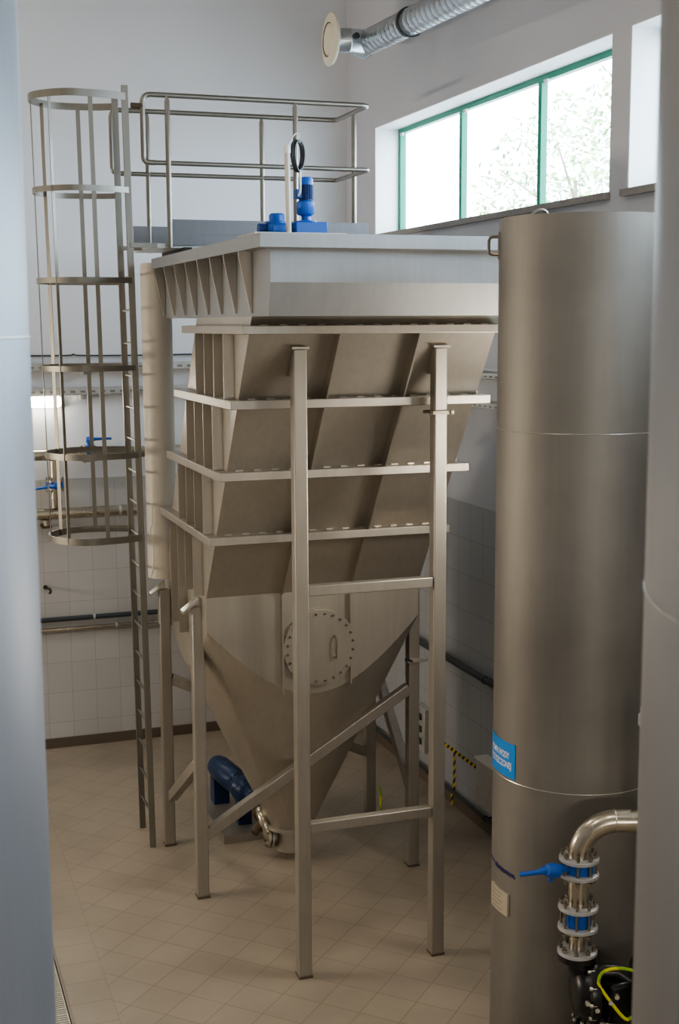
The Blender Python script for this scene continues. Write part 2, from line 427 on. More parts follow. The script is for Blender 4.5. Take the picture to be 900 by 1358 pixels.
# legs, braces, front posts
S = .09
LEG = [(2.07, 9.37, 2.30), (3.822, 9.38, 2.33), (2.04, 10.47, 2.22), (3.86, 10.47, 2.30)]
for x, y, h in LEG:
    lg = obj('leg', MB().box((x, y, .012), (x + S, y + S, h)), M['tube'], ST, bevel=.008)
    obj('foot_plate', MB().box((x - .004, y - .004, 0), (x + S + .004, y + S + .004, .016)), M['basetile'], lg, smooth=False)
    if x < 3: obj('cap_plate', MB().prism([(x - .07, h - .045), (x + .05, h + .045), (x + .05, h + .065), (x - .07, h - .025)], y - .01, y + S, 'Y'), M['weldlight'], lg, smooth=False)
def brace(p, q): obj('brace', MB().bar(p, q, .075, .085), M['tube'], ST, bevel=.006)
brace((2.15, 9.415, .50), (3.83, 9.415, 1.50))
brace((3.88, 9.46, .62), (3.90, 10.48, 1.56))
brace((2.11, 10.47, .44), (2.11, 9.46, 1.05))
brace((2.13, 10.52, 1.45), (3.86, 10.52, .62))
obj('brace', MB().bar((2.13, 10.52, .33), (2.13, 11.0, .33), .02, .02), M['tube'], ST)
for x in (2.435, 3.405):
    y = 7.92
    p = obj('front_post', MB().box((x, y, .012), (x + S, y + S, 4.235)), M['tube'], ST, bevel=.008)
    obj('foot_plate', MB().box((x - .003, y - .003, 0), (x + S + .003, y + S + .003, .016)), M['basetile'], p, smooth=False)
    obj('cap_plate', MB().box((x - .012, y - .012, 4.235), (x + S + .012, y + S + .012, 4.25)), M['weldlight'], p, smooth=False)
    obj('stub', MB().box((x + .005, y + S, 4.06), (x + S - .005, face(4.1) + .03, 4.20)), M['tube'], p, smooth=False)
for z in (2.67, 1.055): obj('crossbar', MB().box((2.435 + S, 7.93, z - .035), (3.405, 8.0, z + .035)), M['tube'], ST, bevel=.006)
# inlet duct standing at the back corner, next to the ladder
mb = MB(); mb.lathe([(.125, 2.30), (.125, 4.86), (.118, 4.885)], (2.115, 10.665, 0), n=32)
obj('inlet_pipe', mb, M['beige'], ST)

# conduit clamps
t = thing('pipe_clamp', (3.45, 7.9, 3.80), 'thin steel clamp strip bolted across right front post', 'clamp')
mb = MB(); mb.box((3.365, 7.895, 3.80), (3.53, 7.918, 3.822)); mb.box((3.365, 8.012, 3.80), (3.53, 8.03, 3.822)); obj('strap', mb, M['bolt'], t, smooth=False)
mb = MB()
for x in (3.385, 3.515): mb.cyl((x, 7.88, 3.811), (x, 8.05, 3.811), .006, 8); mb.cyl((x, 7.882, 3.811), (x, 7.894, 3.811), .013, 6)
obj('bolt', mb, M['bolt'], t)
t = thing('pipe_clamp', (3.9, 9.35, 1.74), 'small clamp strip with black bolt around right rear leg below the tank', 'clamp')
obj('strap', MB().box((3.80, 9.352, 1.72), (3.97, 9.378, 1.745)), M['weldlight'], t, smooth=False)
obj('bolt', MB().cyl((3.78, 9.36, 1.75), (3.84, 9.36, 1.73), .012, 8), M['black'], t)

# ------------------------------------------------------------------ caged ladder (leans a little toward the room)
LD = thing('caged_ladder', (1.93, 10.73, 0), 'tall stainless ladder with round safety cage on left of settling tank', 'ladder')
def lx(z): return 1.937 - .0105 * z
for y in (10.50, 10.96): obj('stringer', MB().bar((lx(0), y, 0), (lx(6.24), y, 6.24), .022, .052, (1, 0, 0)), M['ladder'], LD, bevel=.003)
z = .035 + .263
while z < 4.95:
    obj('rung', MB().cyl((lx(z), 10.51, z), (lx(z), 10.95, z), .011, 10), M['rail'], LD); z += .263
cage = [(1.587, 10.385), (1.42, 10.385), (1.288, 10.47), (1.19, 10.60), (1.163, 10.73), (1.19, 10.86), (1.288, 10.99), (1.42, 11.075), (1.587, 11.075)]
path = spline([(1.872, 10.475), (1.74, 10.415)] + cage + [(1.74, 11.045), (1.872, 10.985)], 6)
def hoop(z, h):
    dx = .0105 * (6.14 - z); m_ = MB(); pts = [V((p.x + dx, p.y, 0)) for p in path]; vs = []; fs = []
    for i, p in enumerate(pts):
        tn = (pts[min(i + 1, len(pts) - 1)] - pts[max(i - 1, 0)]).normalized(); nn = V((-tn.y, tn.x, 0)) * .004
        for q, zz in ((p - nn, z - h / 2), (p + nn, z - h / 2), (p + nn, z + h / 2), (p - nn, z + h / 2)): vs.append((q.x, q.y, zz))
    for i in range(len(pts) - 1):
        for k in range(4): fs.append((i * 4 + k, i * 4 + (k + 1) % 4, i * 4 + 4 + (k + 1) % 4, i * 4 + 4 + k))
    fs += [(0, 1, 2, 3), (len(pts) * 4 - 1, len(pts) * 4 - 2, len(pts) * 4 - 3, len(pts) * 4 - 4)]
    return m_.add(vs, fs)
for z, h in ((6.15, .055), (5.44, .045), (4.74, .045), (4.05, .045), (3.35, .05), (2.67, .055)): obj('cage_hoop', hoop(z, h), M['ladder'], LD)
for x, y in ((1.587, 10.392), (1.288, 10.482), (1.175, 10.73), (1.288, 10.978), (1.587, 11.068)):
    tn = {1.587: (0, 1, 0), 1.288: (1, 1 if y > 10.7 else -1, 0), 1.175: (1, 0, 0)}[x]
    obj('cage_bar', MB().bar((x + .036, y, 2.65), (x, y, 6.15), .006 if False else .034, .006, tn), M['ladder'], LD)
for y in (10.50, 10.96):
    obj('wall_bracket', MB().box((lx(5.02), y - .02, 5.0), (2.10, y + .02, 5.035)), M['ladder'], LD, smooth=False)
obj('wall_bracket', MB().box((lx(1.9), 10.48, 1.90), (2.06, 10.515, 1.935)), M['ladder'], LD, smooth=False)

# ------------------------------------------------------------------ walkway with guard rail
WK = thing('guardrail_walkway', (2.95, 10.9, 5.0), 'raised steel walkway with round guard rails behind top of settling tank', 'walkway')
obj('deck', MB().box((2.06, 10.52, 5.0), (3.9, 11.32, 5.035)), M['galv'], WK, smooth=False)
obj('deck_beam', MB().box((2.2, 10.50, 5.02), (3.9, 10.52, 5.10)), M['toe'], WK, smooth=False)
obj('toe_board', MB().box((2.22, 10.505, 5.115), (3.9, 10.513, 5.225)), M['toe'], WK, smooth=False)
obj('toe_board', MB().box((2.06, 11.318, 5.06), (3.9, 11.328, 5.225)), M['toe'], WK, smooth=False)
obj('toe_board', MB().box((3.89, 10.52, 5.06), (3.9, 11.32, 5.225)), M['toe'], WK, smooth=False)
obj('support_beam', MB().box((2.30, 10.40, 4.83), (2.36, 11.3, 5.0)), M['dark'], WK, smooth=False)
obj('support_beam', MB().box((3.5, 10.40, 4.83), (3.56, 11.3, 5.0)), M['dark'], WK, smooth=False)
zt, zm = 6.18, 5.66; RR = .021
loop = fillet([(2.10, 10.5, zm), (2.01, 10.5, zm), (2.01, 10.5, zt), (3.9, 10.5, zt), (3.9, 11.33, zt), (1.90, 11.33, zt), (1.90, 11.33, zm), (2.0, 11.33, zm)], .07)
obj('hand_rail', MB().tube(loop, RR, 12), M['rail'], WK)
obj('mid_rail', MB().tube(fillet([(2.02, 10.5, zm), (3.9, 10.5, zm), (3.9, 11.33, zm), (1.98, 11.33, zm)], .04), RR * .9, 12), M['rail'], WK)
for x, y, zb in ((2.205, 10.49, 5.0), (3.26, 10.49, 5.03), (2.205, 11.335, 5.0), (3.215, 11.335, 5.03), (3.9, 10.86, 5.03)):
    obj('post', MB().tube([(x, y, zb), (x, y, zt - .05), (x, y, zt)], [RR, RR, .008], 12), M['rail'], WK)
obj('gate_hinge', MB().cyl((1.92, 10.5, 6.09), (2.01, 10.5, 6.09), .022, 10), M['brown'], WK)

# ------------------------------------------------------------------ machines on the tank top
GM = thing('gear_motor', (2.93, 9.2, 5.03), 'upright blue electric gear motor on top of settling tank', 'motor')
bx, by = 2.935, 9.2
obj('base_plate', MB().box((2.815, 9.06, 5.03), (3.055, 9.34, 5.115)), M['blue'], GM, bevel=.008)
obj('lantern', MB().lathe([(.08, 5.115), (.075, 5.128), (.036, 5.135), (.034, 5.16), (.05, 5.175)], (bx, by, 0), n=20), M['blue'], GM)
obj('gearbox', MB().lathe([(.058, 5.172), (.064, 5.18), (.064, 5.262), (.056, 5.268), (.046, 5.275)], (bx - .005, by, 0), n=24), M['blue'], GM)
mb = MB(); mb.lathe([(.042, 5.275), (.042, 5.385)], (bx, by, 0), n=24)
for k in range(20):
    an = 2 * PI * k / 20; mb.bar((bx + .046 * math.cos(an), by + .046 * math.sin(an), 5.28), (bx + .046 * math.cos(an), by + .046 * math.sin(an), 5.385), .004, .014, (math.cos(an), math.sin(an), 0))
obj('motor_body', mb, M['dblue'], GM)
obj('fan_cowl', MB().lathe([(.052, 5.383), (.052, 5.42), (.043, 5.438), (.015, 5.44)], (bx, by, 0), n=24), M['blue'], GM)
obj('terminal_box', MB().box((bx - .085, by - .04, 5.285), (bx - .04, by + .04, 5.35)), M['dblue'], GM, bevel=.006)
GU = thing('gear_unit', (2.66, 9.2, 5.03), 'low blue gear housing on tank top left of white post', 'gearbox')
obj('housing', MB().box((2.635, 9.08, 5.03), (2.77, 9.32, 5.105)), M['blue'], GU, bevel=.02)
obj('lid', MB().lathe([(.085, 5.105), (.085, 5.12), (.058, 5.125), (.058, 5.165), (.045, 5.178)], (2.715, 9.2, 0), n=24), M['blue'], GU)
obj('output_flange', MB().cyl((2.575, 9.2, 5.068), (2.65, 9.2, 5.068), .038, 16), M['dblue'], GU)
t = thing('cable_post', (2.80, 9.0, 5.03), 'thin beige upright conduit post beside blue motor on tank top', 'conduit')
obj('pole', MB().cyl((2.742, 9.0, 5.03), (2.735, 9.0, 5.58), .019, 14), M['beige'], t)
obj('sleeve', MB().lathe([(.025, 5.575), (.025, 5.62), (.018, 5.63)], (2.735, 9.0, 0), n=14), M['white'], t)
mb = MB(); c0 = V((2.83, 9.05, 5.565))
for k in range(7):
    ra, rb = .105 - .004 * (k % 3), .10 - .003 * (k % 2); off = V((.0035 * (k - 3), .003 * (k % 2), 0))
    pts = [c0 + off + V((.048 * math.sin(a_) + .004 * math.sin(2 * a_ + k), rb * .4 * math.sin(a_), ra * math.cos(a_))) for a_ in [2 * PI * j / 28 for j in range(28)]]
    mb.tube(pts, .0085, 6, closed=True)
cc = obj('cable_coil', mb, M['black']); tag(cc, 'coil of black cable hung on guard rail behind white post', 'cable')
obj('hook_wire', MB().tube(spline([(2.735, 9.0, 5.62), (2.79, 9.02, 5.70), (2.83, 9.04, 5.72), (2.845, 9.05, 5.66)], 6), .004, 6), M['galv'], cc)
obj('loose_end', MB().tube(spline([(2.845, 9.05, 5.47), (2.85, 9.06, 5.40), (2.855, 9.08, 5.33), (2.855, 9.12, 5.30)], 6), .007, 6), M['white'], cc)

# ------------------------------------------------------------------ sludge pump under the hopper
SP = thing('sludge_pump', (2.75, 10.6, 0), 'blue sludge pump lying behind legs below hopper outlet', 'pump')
obj('base_frame', MB().box((2.52, 10.35, 0), (2.9, 11.7, .07)), M['tube'], SP, smooth=False)
obj('pump_stand', MB().box((2.70, 10.55, .07), (2.82, 10.66, .32)), M['pumpblue'], SP, smooth=False)
obj('pump_stand', MB().box((2.62, 11.1, .07), (2.76, 11.25, .30)), M['pumpblue'], SP, smooth=False)
ax = V((-.13, 1, 0.02)).normalized(); o0 = V((2.80, 10.30, .38))
obj('pump_body', MB().lathe([(.05, 0), (.085, .02), (.085, .05), (.06, .06), (.075, .10), (.115, .13), (.10, .17), (.12, .21), (.105, .25), (.12, .29), (.105, .33), (.11, .37), (.07, .42)], o0, ax, 24), M['pumpblue'], SP)
obj('motor', MB().lathe([(.06, .40), (.09, .43), (.09, .47), (.11, .50), (.11, .85), (.095, .93), (.03, .95)], o0, ax, 24), M['pumpblue'], SP)
SV = thing('suction_pipe', (2.82, 10.0, 0), 'short stainless suction pipe with flange and brown valve at hopper outlet', 'pipe')
obj('pipe', MB().tube(fillet([(2.88, 9.94, .18), (2.80, 9.93, .19), (2.755, 9.98, .36), (2.79, 10.31, .39)], .08), .045, 14), M['pipe'], SV)
fl = obj('flange', MB().lathe([(.09, 0), (.09, .018), (.055, .018), (.055, .03), (.09, .03), (.09, .048)], (2.835, 9.93, .185), (-1, .12, .1), 24), M['tube'], SV)
mb = MB()
for k in range(8):
    an = 2 * PI * k / 8; q = V((-1, .12, .1)).normalized(); nn = q.orthogonal().normalized(); bb = q.cross(nn)
    p = V((2.835, 9.93, .185)) + (nn * math.cos(an) + bb * math.sin(an)) * .075; mb.cyl(p - q * .015, p + q * .062, .009, 6)
obj('bolts', mb, M['bolt'], fl)
obj('valve_body', MB().lathe([(.06, 0), (.075, .015), (.075, .06), (.06, .075)], (2.775, 10.06, .345), (.1, 1, .1), 20), M['brown'], SV)
obj('drain_cock', MB().cyl((2.735, 9.99, .27), (2.68, 9.95, .23), .034, 12), M['brown'], SV)
t = tag(obj('earth_cable', MB().tube(spline([(3.99, 10.44, .02), (3.975, 10.43, .12), (3.985, 10.44, .2), (3.97, 10.45, .3)], 8), .010, 8), M['gycable']), 'yellow green earth cable at foot of rear right leg', 'cable')

# ------------------------------------------------------------------ tanks
def arc_patch(cx, cy, r, a0, a1, z0, z1, th, n=16):
    m_ = MB(); vs = []; fs = []
    for i in range(n + 1):
        a_ = a0 + (a1 - a0) * i / n
        for rr, z in ((r, z0), (r + th, z0), (r + th, z1), (r, z1)): vs.append((cx + rr * math.cos(a_), cy + rr * math.sin(a_), z))
    for i in range(n):
        for k in range(4): fs.append((i * 4 + k, i * 4 + (k + 1) % 4, i * 4 + 4 + (k + 1) % 4, i * 4 + 4 + k))
    fs += [(0, 1, 2, 3), (n * 4 + 3, n * 4 + 2, n * 4 + 1, n * 4)]
    return m_.add(vs, fs)
def ring(cx, cy, r, z, rad):
    return MB().tube([(cx + r * math.cos(2 * PI * k / 96), cy + r * math.sin(2 * PI * k / 96), z) for k in range(96)], rad, 6, closed=True)

TX, TY, TR, TH = 3.457, 6.087, .444, 4.925
T1 = thing('storage_tank', (TX, TY, 0), 'tall cylindrical stainless steel tank with blue sign, standing before settling tank', 'tank')
sh = obj('shell', MB().lathe([(TR, 0), (TR, TH), (TR - .006, TH), (TR - .006, TH - .03), (.01, TH - .03)], (TX, TY, 0), n=128), M['tank'], T1)
for z in (3.845, 1.985): obj('weld_seam', ring(TX, TY, TR, z, .0025), M['weldlight'], sh)
def lug(an, z0):
    c_, s_ = math.cos(an), math.sin(an); p = V((TX + TR * c_, TY + TR * s_, z0)); o_ = V((c_, s_, 0))
    m_ = MB(); m_.tube(fillet([p + V((0, 0, -.045)), p + o_ * .055 + V((0, 0, -.045)), p + o_ * .055 + V((0, 0, .045)), p + V((0, 0, .045))], .04), .008, 8)
    tt = V((-s_, c_, 0)); m_.bar(p + V((0, 0, -.07)) + o_ * .003, p + V((0, 0, .07)) + o_ * .003, .04, .008, o_); return m_
VA = math.atan2(-TY, -TX)                                 # direction from the tank to the viewing side
obj('lifting_lug', lug(VA - math.radians(80), 4.79), M['bolt'], T1)
mb = MB(); p = V((TX + (TR - .003) * math.cos(VA - 2.55), TY + (TR - .003) * math.sin(VA - 2.55), TH - .04))
mb.tube(fillet([p + V((-.05, 0, 0)), p + V((-.05, 0, .12)), p + V((.05, 0, .12)), p + V((.05, 0, 0))], .05), .009, 8)
obj('lifting_lug', mb, M['bolt'], T1)
def view_ang(deg): return VA - math.radians(deg)          # degrees to the left as seen from the front
npz = (1.225, 1.35)
npl = obj('name_plate', arc_patch(TX, TY, TR, view_ang(72), view_ang(48), npz[0], npz[1], .012), M['plate'], T1)
for k in range(5):
    obj('plate_text', arc_patch(TX, TY, TR + .012, view_ang(69), view_ang(54 + 3 * (k % 2)), npz[1] - .022 - k * .022, npz[1] - .015 - k * .022, .0006), M['plateink'], npl)
pts = []
for k in range(60):
    u = k / 59; a_ = view_ang(80 - 38 * u); z = 1.475 - .012 * u + (.012 * math.sin(k * 1.7) if u > .35 else .002 * math.sin(k))
    pts.append((TX + (TR + .001) * math.cos(a_), TY + (TR + .001) * math.sin(a_), z))
obj('marker_scrawl', MB().tube(pts, .004, 5), M['ink'], T1)
# blue sign, bent round the tank
SGz = (2.0, 2.19); sa0, sa1 = 83, 43.5
SG = tag(obj('wall_sign', arc_patch(TX, TY, TR + .0015, view_ang(sa0), view_ang(sa1), *SGz, .002, 24), M['label'], loc=(TX + TR * math.cos(view_ang(60)), TY + TR * math.sin(view_ang(60)), SGz[0])),
         'bright blue sign with white lettering stuck on tall cylindrical tank', 'sign')
def bent_text(txt, zc, size, width):
    cu = bpy.data.curves.new('txt', 'FONT'); cu.body = txt; cu.size = size; cu.align_x = 'CENTER'; cu.align_y = 'CENTER'; cu.offset = .0014
    o_ = bpy.data.objects.new('txt', cu); COL.objects.link(o_); dg = bpy.context.evaluated_depsgraph_get(); me = o_.evaluated_get(dg).to_mesh()
    co = [v.co.copy() for v in me.vertices]; fs = [list(p_.vertices) for p_ in me.polygons]; o_.evaluated_get(dg).to_mesh_clear()
    COL.objects.unlink(o_); bpy.data.objects.remove(o_); bpy.data.curves.remove(cu)
    w0 = max(c.x for c in co) - min(c.x for c in co); k = width / w0; mid = (sa0 + sa1) / 2
    m_ = MB(); m_.add([(TX + (TR + .0045) * math.cos(view_ang(mid - math.degrees(c.x * k / TR))), TY + (TR + .0045) * math.sin(view_ang(mid - math.degrees(c.x * k / TR))), zc + c.y) for c in co], fs)
    return m_
obj('lettering', bent_text('POMPA WODY', SGz[0] + .118, .048, .215), M['lettering'], SG, smooth=False)
obj('lettering', bent_text('OCZYSZCZONEJ', SGz[0] + .066, .048, .25), M['lettering'], SG, smooth=False)

def near_tank(name, az, d, r, seam, mat, label):
    cx, cy = d * math.sin(math.radians(az)), d * math.cos(math.radians(az))
    t_ = thing(name, (cx, cy, 0), label, 'tank')
    s_ = obj('shell', MB().lathe([(r, 0), (r, 6.9), (r - .05, 6.96), (.01, 7.0)], (cx, cy, 0), n=160), mat, t_)
    obj('weld_seam', ring(cx, cy, r, seam, .0016), M['weld'], s_)
near_tank('storage_tank', -9.97, 2.2, .6, 4.381, M['nearb'], 'pale blue-grey steel tank wall filling left edge of view, closest on left')
near_tank('storage_tank', 51.89, 1.8, .6, 4.064, M['near'], 'brown-grey steel tank wall filling right edge of view, closest on right')

# ------------------------------------------------------------------ pump and pipework in front of the tall tank
PX, PY = 3.141, 5.461
rt = V((.945, -.327, 0))                                   # toward the right foreground tank
P = lambda z, u=0, w=0: V((PX, PY, z)) + rt * u + V((.327, .945, 0)) * w
def flange_bolts(m_, z0, z1, rad, n=8, ph=.2):
    for k in range(n):
        an = 2 * PI * k / n + ph; q = V((PX + rad * math.cos(an), PY + rad * math.sin(an), 0))
        m_.cyl(q + V((0, 0, z0)), q + V((0, 0, z1)), .0065, 8)
        for z in (z0 + .012, z1 - .024): m_.cyl(q + V((0, 0, z)), q + V((0, 0, z + .011)), .0125, 6)
DP = thing('discharge_pipe', P(1.245), 'shiny stainless elbow pipe with grey flanges rising from black pump', 'pipe')
obj('elbow', MB().tube([P(1.745)] + [P(1.765 + .18 * math.sin(a_), .18 - .18 * math.cos(a_)) for a_ in [PI / 2 * k / 16 for k in range(17)]] + [P(1.945, .55)], .056, 28), M['pipe'], DP)
obj('elbow_weld', MB().tube([P(1.945, .172) + V((.327, .945, 0)) * (.0565 * math.cos(a_)) + V((0, 0, .0565 * math.sin(a_))) for a_ in [2 * PI * k / 24 for k in range(24)]], .003, 6, closed=True), M['weldlight'], DP)
def fl(name, z0, z1, r=.1, mat='alu'):
    return obj(name, MB().lathe([(r - .004, z0), (r, z0 + .003), (r, z1 - .003), (r - .004, z1)], (PX, PY, 0), n=40), M[mat], DP)
fl('flange', 1.742, 1.762); fl('flange', 1.662, 1.682); fl('flange', 1.487, 1.507); fl('flange', 1.382, 1.402); fl('flange', 1.252, 1.272)
obj('spool', MB().lathe([(.052, 1.505), (.052, 1.664)], (PX, PY, 0), n=28), M['pipe'], DP)
obj('spool', MB().lathe([(.04, 1.27), (.04, 1.31), (.036, 1.384)], (PX, PY, 0), n=28), M['pipe'], DP)
for z0, z1 in ((1.63, 1.795), (1.35, 1.545), (1.225, 1.30)):
    mb = MB(); flange_bolts(mb, z0, z1, .083); obj('flange_bolts', mb, M['bolt'], DP)
BV = thing('butterfly_valve', P(1.682), 'blue hand lever valve clamped between upper flanges of elbow pipe', 'valve')
obj('body', MB().lathe([(.072, 1.684), (.072, 1.740)], (PX, PY, 0), n=32), M['blue'], BV)
ld = (-rt * .93 + V((.327, .945, 0)) * -.36).normalized()
c = P(1.712)
obj('neck', MB().tube([c + ld * .06, c + ld * .13, c + ld * .155], [.024, .02, .03], 14), M['blue'], BV)
h_ = c + ld * .155
obj('lever_hub', MB().lathe([(.035, -.035), (.038, 0), (.03, .03)], h_, (ld.x, ld.y, .25), 16), M['blue'], BV)
ld2 = (-rt + V((0, 0, -.13))).normalized()
obj('lever', MB().tube([h_ + V((0, 0, .0)), h_ + ld2 * .04 + V((0, 0, .005)), h_ + ld2 * .07, h_ + ld2 * .16], [.03, .022, .0125, .0125], 10), M['blue'], BV)
obj('lever_stop', MB().bar(h_ + V((0, 0, -.03)), h_ + V((.0, 0, -.055)) + ld2 * .01, .03, .012), M['blue'], BV)
t = thing('check_valve', P(1.402), 'blue wafer check valve clamped between lower flanges of elbow pipe', 'valve')
obj('body', MB().lathe([(.066, 1.404), (.068, 1.41), (.068, 1.478), (.066, 1.485)], (PX, PY, 0), n=32), M['blue'], t)
DPm = thing('diaphragm_pump', P(0), 'black double diaphragm pump with bright bolts below the elbow pipe', 'pump')
obj('pedestal', MB().box((PX - .10, PY - .12, 0), (PX + .36, PY + .06, .72)), M['tube'], DPm, smooth=False)
obj('outlet_flange', MB().lathe([(.10, 1.225), (.10, 1.251)], (PX, PY, 0), n=32), M['pblack'], DPm)
obj('outlet_elbow', MB().tube([P(1.23), P(1.19, .005), P(1.15, .03), P(1.12, .07)], [.055, .058, .065, .075], 20), M['pblack'], DPm)
ca = -rt                                                   # pump axis runs left-right
def chamber(u, sgn):
    o_ = P(1.05, u)
    q = obj('chamber', MB().lathe([(.162, -.03), (.167, -.02), (.167, .015), (.148, .025), (.143, .045), (.12, .075), (.075, .095), (.03, .10)], o_, ca * sgn, 40), M['pblack'], DPm)
    m_ = MB(); w_ = V((.327, .945, 0))
    for k in range(12):
        an = 2 * PI * k / 12; p_ = o_ + (w_ * math.cos(an) + V((0, 0, 1)) * math.sin(an)) * .157
        obj('chamber_bolt', MB().cyl(p_ - ca * sgn * .005, p_ + ca * sgn * .03, .011, 6), M['weldlight'], q)
    m_ = MB()
    for k in range(6):
        an = 2 * PI * k / 6; d_ = w_ * math.cos(an) + V((0, 0, 1)) * math.sin(an)
        m_.bar(o_ + ca * sgn * .085 + d_ * .03, o_ + ca * sgn * .035 + d_ * .143, .014, .03, ca)
    obj('chamber_ribs', m_, M['pblack'], q)
chamber(.07, 1); chamber(.33, -1)
obj('center_block', MB().box((PX + .11, PY - .15, .90), (PX + .27, PY + .04, 1.12)), M['pblack'], DPm, bevel=.02)
obj('manifold', MB().tube([P(1.13, .05), P(1.15, .12), P(1.15, .2), P(1.10, .27)], [.05, .04, .04, .05], 16), M['pblack'], DPm)
obj('lower_manifold', MB().tube([P(.93, .05), P(.82, .05), P(.78, .10), P(.78, .30), P(.90, .33)], .055, 16), M['pblack'], DPm)
obj('lower_flange', MB().lathe([(.075, .0), (.075, .02)], P(.875, .05), (0, 0, 1), 24), M['pblack'], DPm)
mb = MB()
for k in range(8):
    an = 2 * PI * k / 8; p_ = P(.895, .05) + V((math.cos(an), math.sin(an), 0)) * .062; mb.cyl(p_, p_ + V((0, 0, .014)), .010, 6)
for u, w, z in ((.03, -.14, 1.06), (.075, -.15, 1.03), (.17, -.15, 1.10), (.14, -.15, 1.07), (.03, -.14, .93), (.09, -.15, .92)):
    p_ = P(z, u, w); mb.cyl(p_, p_ - V((.327, .945, 0)) * .02, .013, 6)
obj('cover_bolts', mb, M['weldlight'], DPm)
obj('air_valve', MB().tube([P(.945, .09, -.16), P(.94, .18, -.17), P(.93, .3, -.17)], [.02, .017, .017], 12), M['tube'], DPm)
obj('muffler', MB().cyl(P(.93, .14, -.17), P(.80, .14, -.17), .05, 18), M['pblack'], DPm)
obj('pump_tag', MB().box(tuple(P(.86, .115, -.225)), tuple(P(.91, .115, -.225) + V((.022, .004, 0)))), M['label'], DPm, smooth=False)
tag(obj('earth_cable', MB().tube(spline([P(1.20, .30, -.12), P(1.225, .22, -.12), P(1.225, .15, -.12), P(1.205, .10, -.125), P(1.155, .085, -.13), P(1.11, .11, -.14), P(1.06, .15, -.16), P(1.01, .19, -.17), P(.985, .22, -.17), P(.99, .245, -.16)], 8), .0085, 10), M['gycable']), 'yellow green earth cable looped over the black pump', 'cable')
t = thing('riser_pipe', P(0, .33, .10), 'slim upright grey pipe with union above elbow pipe, partly behind right foreground tank', 'pipe')
q = P(0, .335, .02); q = V((3.425, 5.461, 0))
obj('pipe', MB().cyl((q.x + .055, q.y - .02, 1.99), (q.x + .055, q.y - .02, 2.43), .022, 16), M['tube'], t)
obj('union', MB().lathe([(.022, 2.40), (.032, 2.41), (.032, 2.46), (.022, 2.47), (.022, 2.50), (.005, 2.52)], (q.x + .055, q.y - .02, 0), n=12), M['galv'], t)

# ------------------------------------------------------------------ services on the back wall
yw = YB
def tray(name, pts_a, pts_b, z0, h, label, wall):
    t_ = thing(name, pts_a, label, 'cable tray', 'cable trays along the walls')
    m_ = MB(); (xa, ya, _), (xb, yb, _) = pts_a, pts_b
    if wall == 'back':
        m_.box((xa, ya - .10, z0), (xb, ya - .002, z0 + .004)); m_.box((xa, ya - .10, z0), (xb, ya - .097, z0 + h)); m_.box((xa, ya - .005, z0), (xb, ya - .002, z0 + h))
    else:
        m_.box((xa - .10, ya, z0), (xa - .002, yb, z0 + .004)); m_.box((xa - .10, ya, z0), (xa - .097, yb, z0 + h)); m_.box((xa - .005, ya, z0), (xa - .002, yb, z0 + h))
    obj('channel', m_, M['galv'], t_, smooth=False)
    m_ = MB()
    L_ = (xb - xa) if wall == 'back' else (yb - ya); n_ = int(L_ / .1)
    for k in range(n_):
        u = .05 + k * .1
        if wall == 'back':
            m_.box((xa + u, ya - .1012, z0 + h * .3), (xa + u + .05, ya - .0998, z0 + h * .6))
            if k % 12 == 4: obj('bracket', MB().box((xa + u, ya - .11, z0 - .045), (xa + u + .035, ya - .002, z0 + .0005)), M['galv'], t_, smooth=False)
        else:
            m_.box((xa - .1012, ya + u, z0 + h * .3), (xa - .0998, ya + u + .05, z0 + h * .6))
            if k % 12 == 4: obj('bracket', MB().box((xa - .11, ya + u, z0 - .045), (xa - .002, ya + u + .035, z0 + .0005)), M['galv'], t_, smooth=False)
    obj('slots', m_, M['slot'], t_, smooth=False)
    return t_
tray('cable_tray', (-1.0, yw, 3.95), (4.60, yw, 3.95), 3.935, .075, 'upper galvanised cable tray across back wall', 'back')
tray('cable_tray', (-1.0, yw, 3.69), (4.60, yw, 3.69), 3.69, .075, 'lower galvanised cable tray across back wall above the lamp', 'back')
tray('cable_tray', (XW, 4.0, 3.92), (XW, 13.3, 3.92), 3.935, .05, 'upper galvanised cable tray along right wall', 'right')
tray('cable_tray', (XW, 4.0, 3.68), (XW, 13.3, 3.68), 3.69, .05, 'lower galvanised cable tray along right wall', 'right')
tag(obj('cable', MB().tube(spline([(-.5, yw - .02, 4.085), (.8, yw - .02, 4.09), (1.7, yw - .02, 4.085), (1.8, yw - .02, 4.098), (1.9, yw - .02, 4.083), (2.6, yw - .02, 4.08), (3.2, yw - .02, 4.085)], 8), .008, 6), M['dpipe']), 'thin dark cable running above upper tray on back wall', 'cable')
LP = thing('wall_lamp', (1.1, yw, 3.62), 'glowing fluorescent lamp fixture on back wall beside the safety cage', 'lamp')
obj('housing', MB().box((.42, yw - .05, 3.575), (1.70, yw - .002, 3.675)), M['white'], LP, bevel=.01)
obj('diffuser', MB().box((.44, yw - .115, 3.572), (1.66, yw - .05, 3.678)), M['lampglow'], LP, bevel=.03)
def wpipe(name, pts, r, mat, label, clamps=(), cmat='galv'):
    t_ = thing(name, pts[0], label, 'pipe'); obj('pipe', MB().tube(fillet(pts, .12), r, 18), M[mat], t_)
    for p_, ax_ in clamps:
        obj('clamp', MB().lathe([(r + .006, -.012), (r + .006, .012)], p_, ax_, 18), M[cmat], t_)
        p_ = V(p_); d_ = V((0, 1, 0)) if ax_[0] else V((1, 0, 0)); e_ = yw - p_.y if ax_[0] else XW - p_.x
        obj('clamp_stem', MB().bar(p_ + d_ * r, p_ + d_ * (e_ - .002), .014, .014), M[cmat], t_)
    return t_
ya = yw - .16
